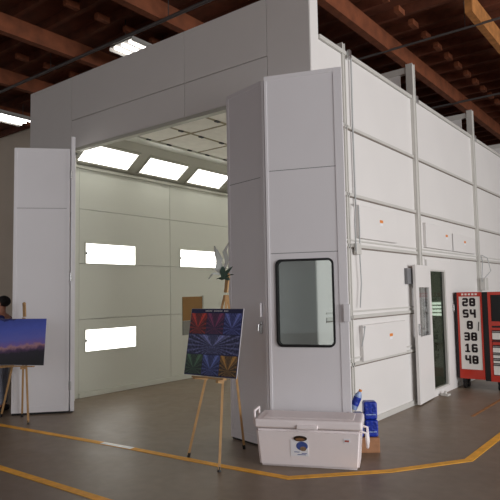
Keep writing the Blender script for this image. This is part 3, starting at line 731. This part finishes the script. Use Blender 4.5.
pel = nd((0, 0, .90), (.14, .10)); wa = nd((0, .0, 1.04), (.125, .09), pel); ch = nd((0, 0, 1.2), (.15, .105), wa); sh = nd((0, -.01, 1.34), (.12, .085), ch)
nk = nd((0, .0, 1.41), .052, sh); jw = nd((0, .03, 1.485), (.056, .066), nk, HM); hd = nd((0, .012, 1.57), (.072, .088), jw, HM); nd((0, .005, 1.625), (.055, .068), hd, HM)
hands = []
for s in (-1, 1):
    hp = nd((s*.09, 0, .84), .085, pel); kn = nd((s*.10, .02, .47), .055, hp); an = nd((s*.10, -.01, .08), .037, kn); to = nd((s*.11, .13, .035), (.04, .028), an)
    so = nd((s*.19, -.01, 1.33), .058, sh); el = nd((s*.235, -.03, 1.06), .042, so); wr = nd((s*.2, .19, 1.0), .028, el); pa = nd((s*.18, .26, 1.0), (.034, .02), wr)
    for f, (ln, dx) in enumerate(((.07, -.03), (.08, -.01), (.075, .01), (.06, .03))):
        a = nd((s*.18+dx, .30, 1.0), .009, pa); c = nd((s*.18+dx, .30+ln*.5, .99), .0085, a); nd((s*.18+dx, .30+ln*.85, .965), .008, c)
    a = nd((s*.18-s*.04, .25, 1.01), .010, pa); nd((s*.18-s*.06, .29, 1.01), .009, a)
body = skin_mesh(N, E)
bb = bmesh.new(); bb.from_mesh(body)
pb = MB(); pb.bm.free(); pb.bm = bb; pb.T = HM; pb.uv = bb.loops.layers.uv.new('UVMap')
pb.hexa([(-.014, .085, 1.53), (.014, .085, 1.53), (.006, .07, 1.53), (-.006, .07, 1.53), (-.006, .09, 1.58), (.006, .09, 1.58), (.005, .075, 1.58), (-.005, .075, 1.58)])
pb.ball((0, .103, 1.535), .013, 10); pb.ball((-.076, .0, 1.555), .03, 10, (.35, .7, 1)); pb.ball((.076, .0, 1.555), .03, 10, (.35, .7, 1))
person = thing('person', tuple(PF), 'dark haired person in navy shirt standing behind the left easel, facing left', 'person')
pb.build('body', M['skin'], person)
for s in (-1, 1): MB(HM).ball((s*.03, .092, 1.572), .011, 10).build('eye', M['black'], person)
MB(HM).box(-.022, .022, .088, .098, 1.498, 1.504, .002).build('lips', M['inkred'], person)
hb = MB(HM); hb.ball((0, -.018, 1.595), .098, 24, (.88, 1.02, .84)); 
for v in list(hb.bm.verts):
    lo = HM.inverted() @ v.co
    if lo.y > .03 and lo.z < 1.605: lo.z = 1.605+(lo.z-1.605)*.1; lo.y = min(lo.y, .074)
    v.co = HM @ (lo+Vector((random.uniform(-.004, .004), random.uniform(-.004, .004), random.uniform(-.004, .004))))
hb.build('hair', M['hair'], person)
# shirt and trousers as slightly larger shells
def shell(nodes, edges, name, m):
    me = skin_mesh([(PM @ Vector(p), r) for p, r in nodes], edges); b = MB(); b.bm.free(); b.bm = bmesh.new(); b.bm.from_mesh(me); return b.build(name, M[m], person)
sh_n = [((0, 0, 1.0), (.15, .115)), ((0, 0, 1.2), (.17, .122)), ((0, -.01, 1.335), (.135, .10)), ((0, .0, 1.40), (.068, .066)), ((0, 0, .92), (.158, .12))]
sh_e = [(0, 1), (1, 2), (2, 3), (0, 4)]
for s in (-1, 1):
    k = len(sh_n); sh_n += [((s*.195, -.01, 1.33), .075), ((s*.24, -.03, 1.06), .062), ((s*.208, .14, 1.01), .05)]; sh_e += [(2, k), (k, k+1), (k+1, k+2)]
shell(sh_n, sh_e, 'shirt', 'shirt')
tr_n = [((0, 0, .94), (.15, .112))]; tr_e = []
for s in (-1, 1):
    k = len(tr_n); tr_n += [((s*.09, 0, .82), .10), ((s*.10, .02, .47), .075), ((s*.10, -.01, .09), .062)]; tr_e += [(0, k), (k, k+1), (k+1, k+2)]
shell(tr_n, tr_e, 'trousers', 'trouser')
for s in (-1, 1): MB(PM).box(s*.105-.05, s*.105+.05, -.08, .19, 0, .085, .035, 3).build('shoe', M['shoe'], person)

# ------------------------------------------------------------------ light
w = bpy.data.worlds.new('World'); sc.world = w; w.use_nodes = True
bgn = w.node_tree.nodes['Background']; bgn.inputs['Color'].default_value = (1.0, .985, 1.0, 1); bgn.inputs['Strength'].default_value = .47
def area(name, loc, target, sx, sy, power, col):
    l = bpy.data.lights.new(name, 'AREA'); l.shape = 'RECTANGLE'; l.size = sx; l.size_y = sy; l.energy = power; l.color = col
    o = bpy.data.objects.new(name, l); COL.objects.link(o); o.location = loc
    o.rotation_euler = (Vector(target)-Vector(loc)).to_track_quat('-Z', 'Y').to_euler(); return o
area('daylight_door', (10, 6.0, 3.2), (-3.3, 7.5, 3.0), 12, 5, 1420, (.98, .99, 1))

# ------------------------------------------------------------------ camera
yaw, pit, rol = .659986, .0754218, -.0180161
fw = Vector((-math.sin(yaw)*math.cos(pit), math.cos(yaw)*math.cos(pit), math.sin(pit)))
r0 = Vector((math.cos(yaw), math.sin(yaw), 0)); u0 = r0.cross(fw)
rt = r0*math.cos(rol)+u0*math.sin(rol); up = rt.cross(fw)
cam = bpy.data.cameras.new('camera'); co = bpy.data.objects.new('camera', cam); COL.objects.link(co)
cam.sensor_width = 36; cam.lens = 571/500*36; cam.clip_end = 200
mw = Matrix((rt, up, -fw)).transposed().to_4x4(); mw.translation = Vector((0, 0, 1.65)); co.matrix_world = mw
sc.camera = co
sc.view_settings.view_transform = 'Standard'; sc.view_settings.look = 'None'; sc.view_settings.exposure = 0; sc.view_settings.gamma = 1
sc.view_settings.use_curve_mapping = False
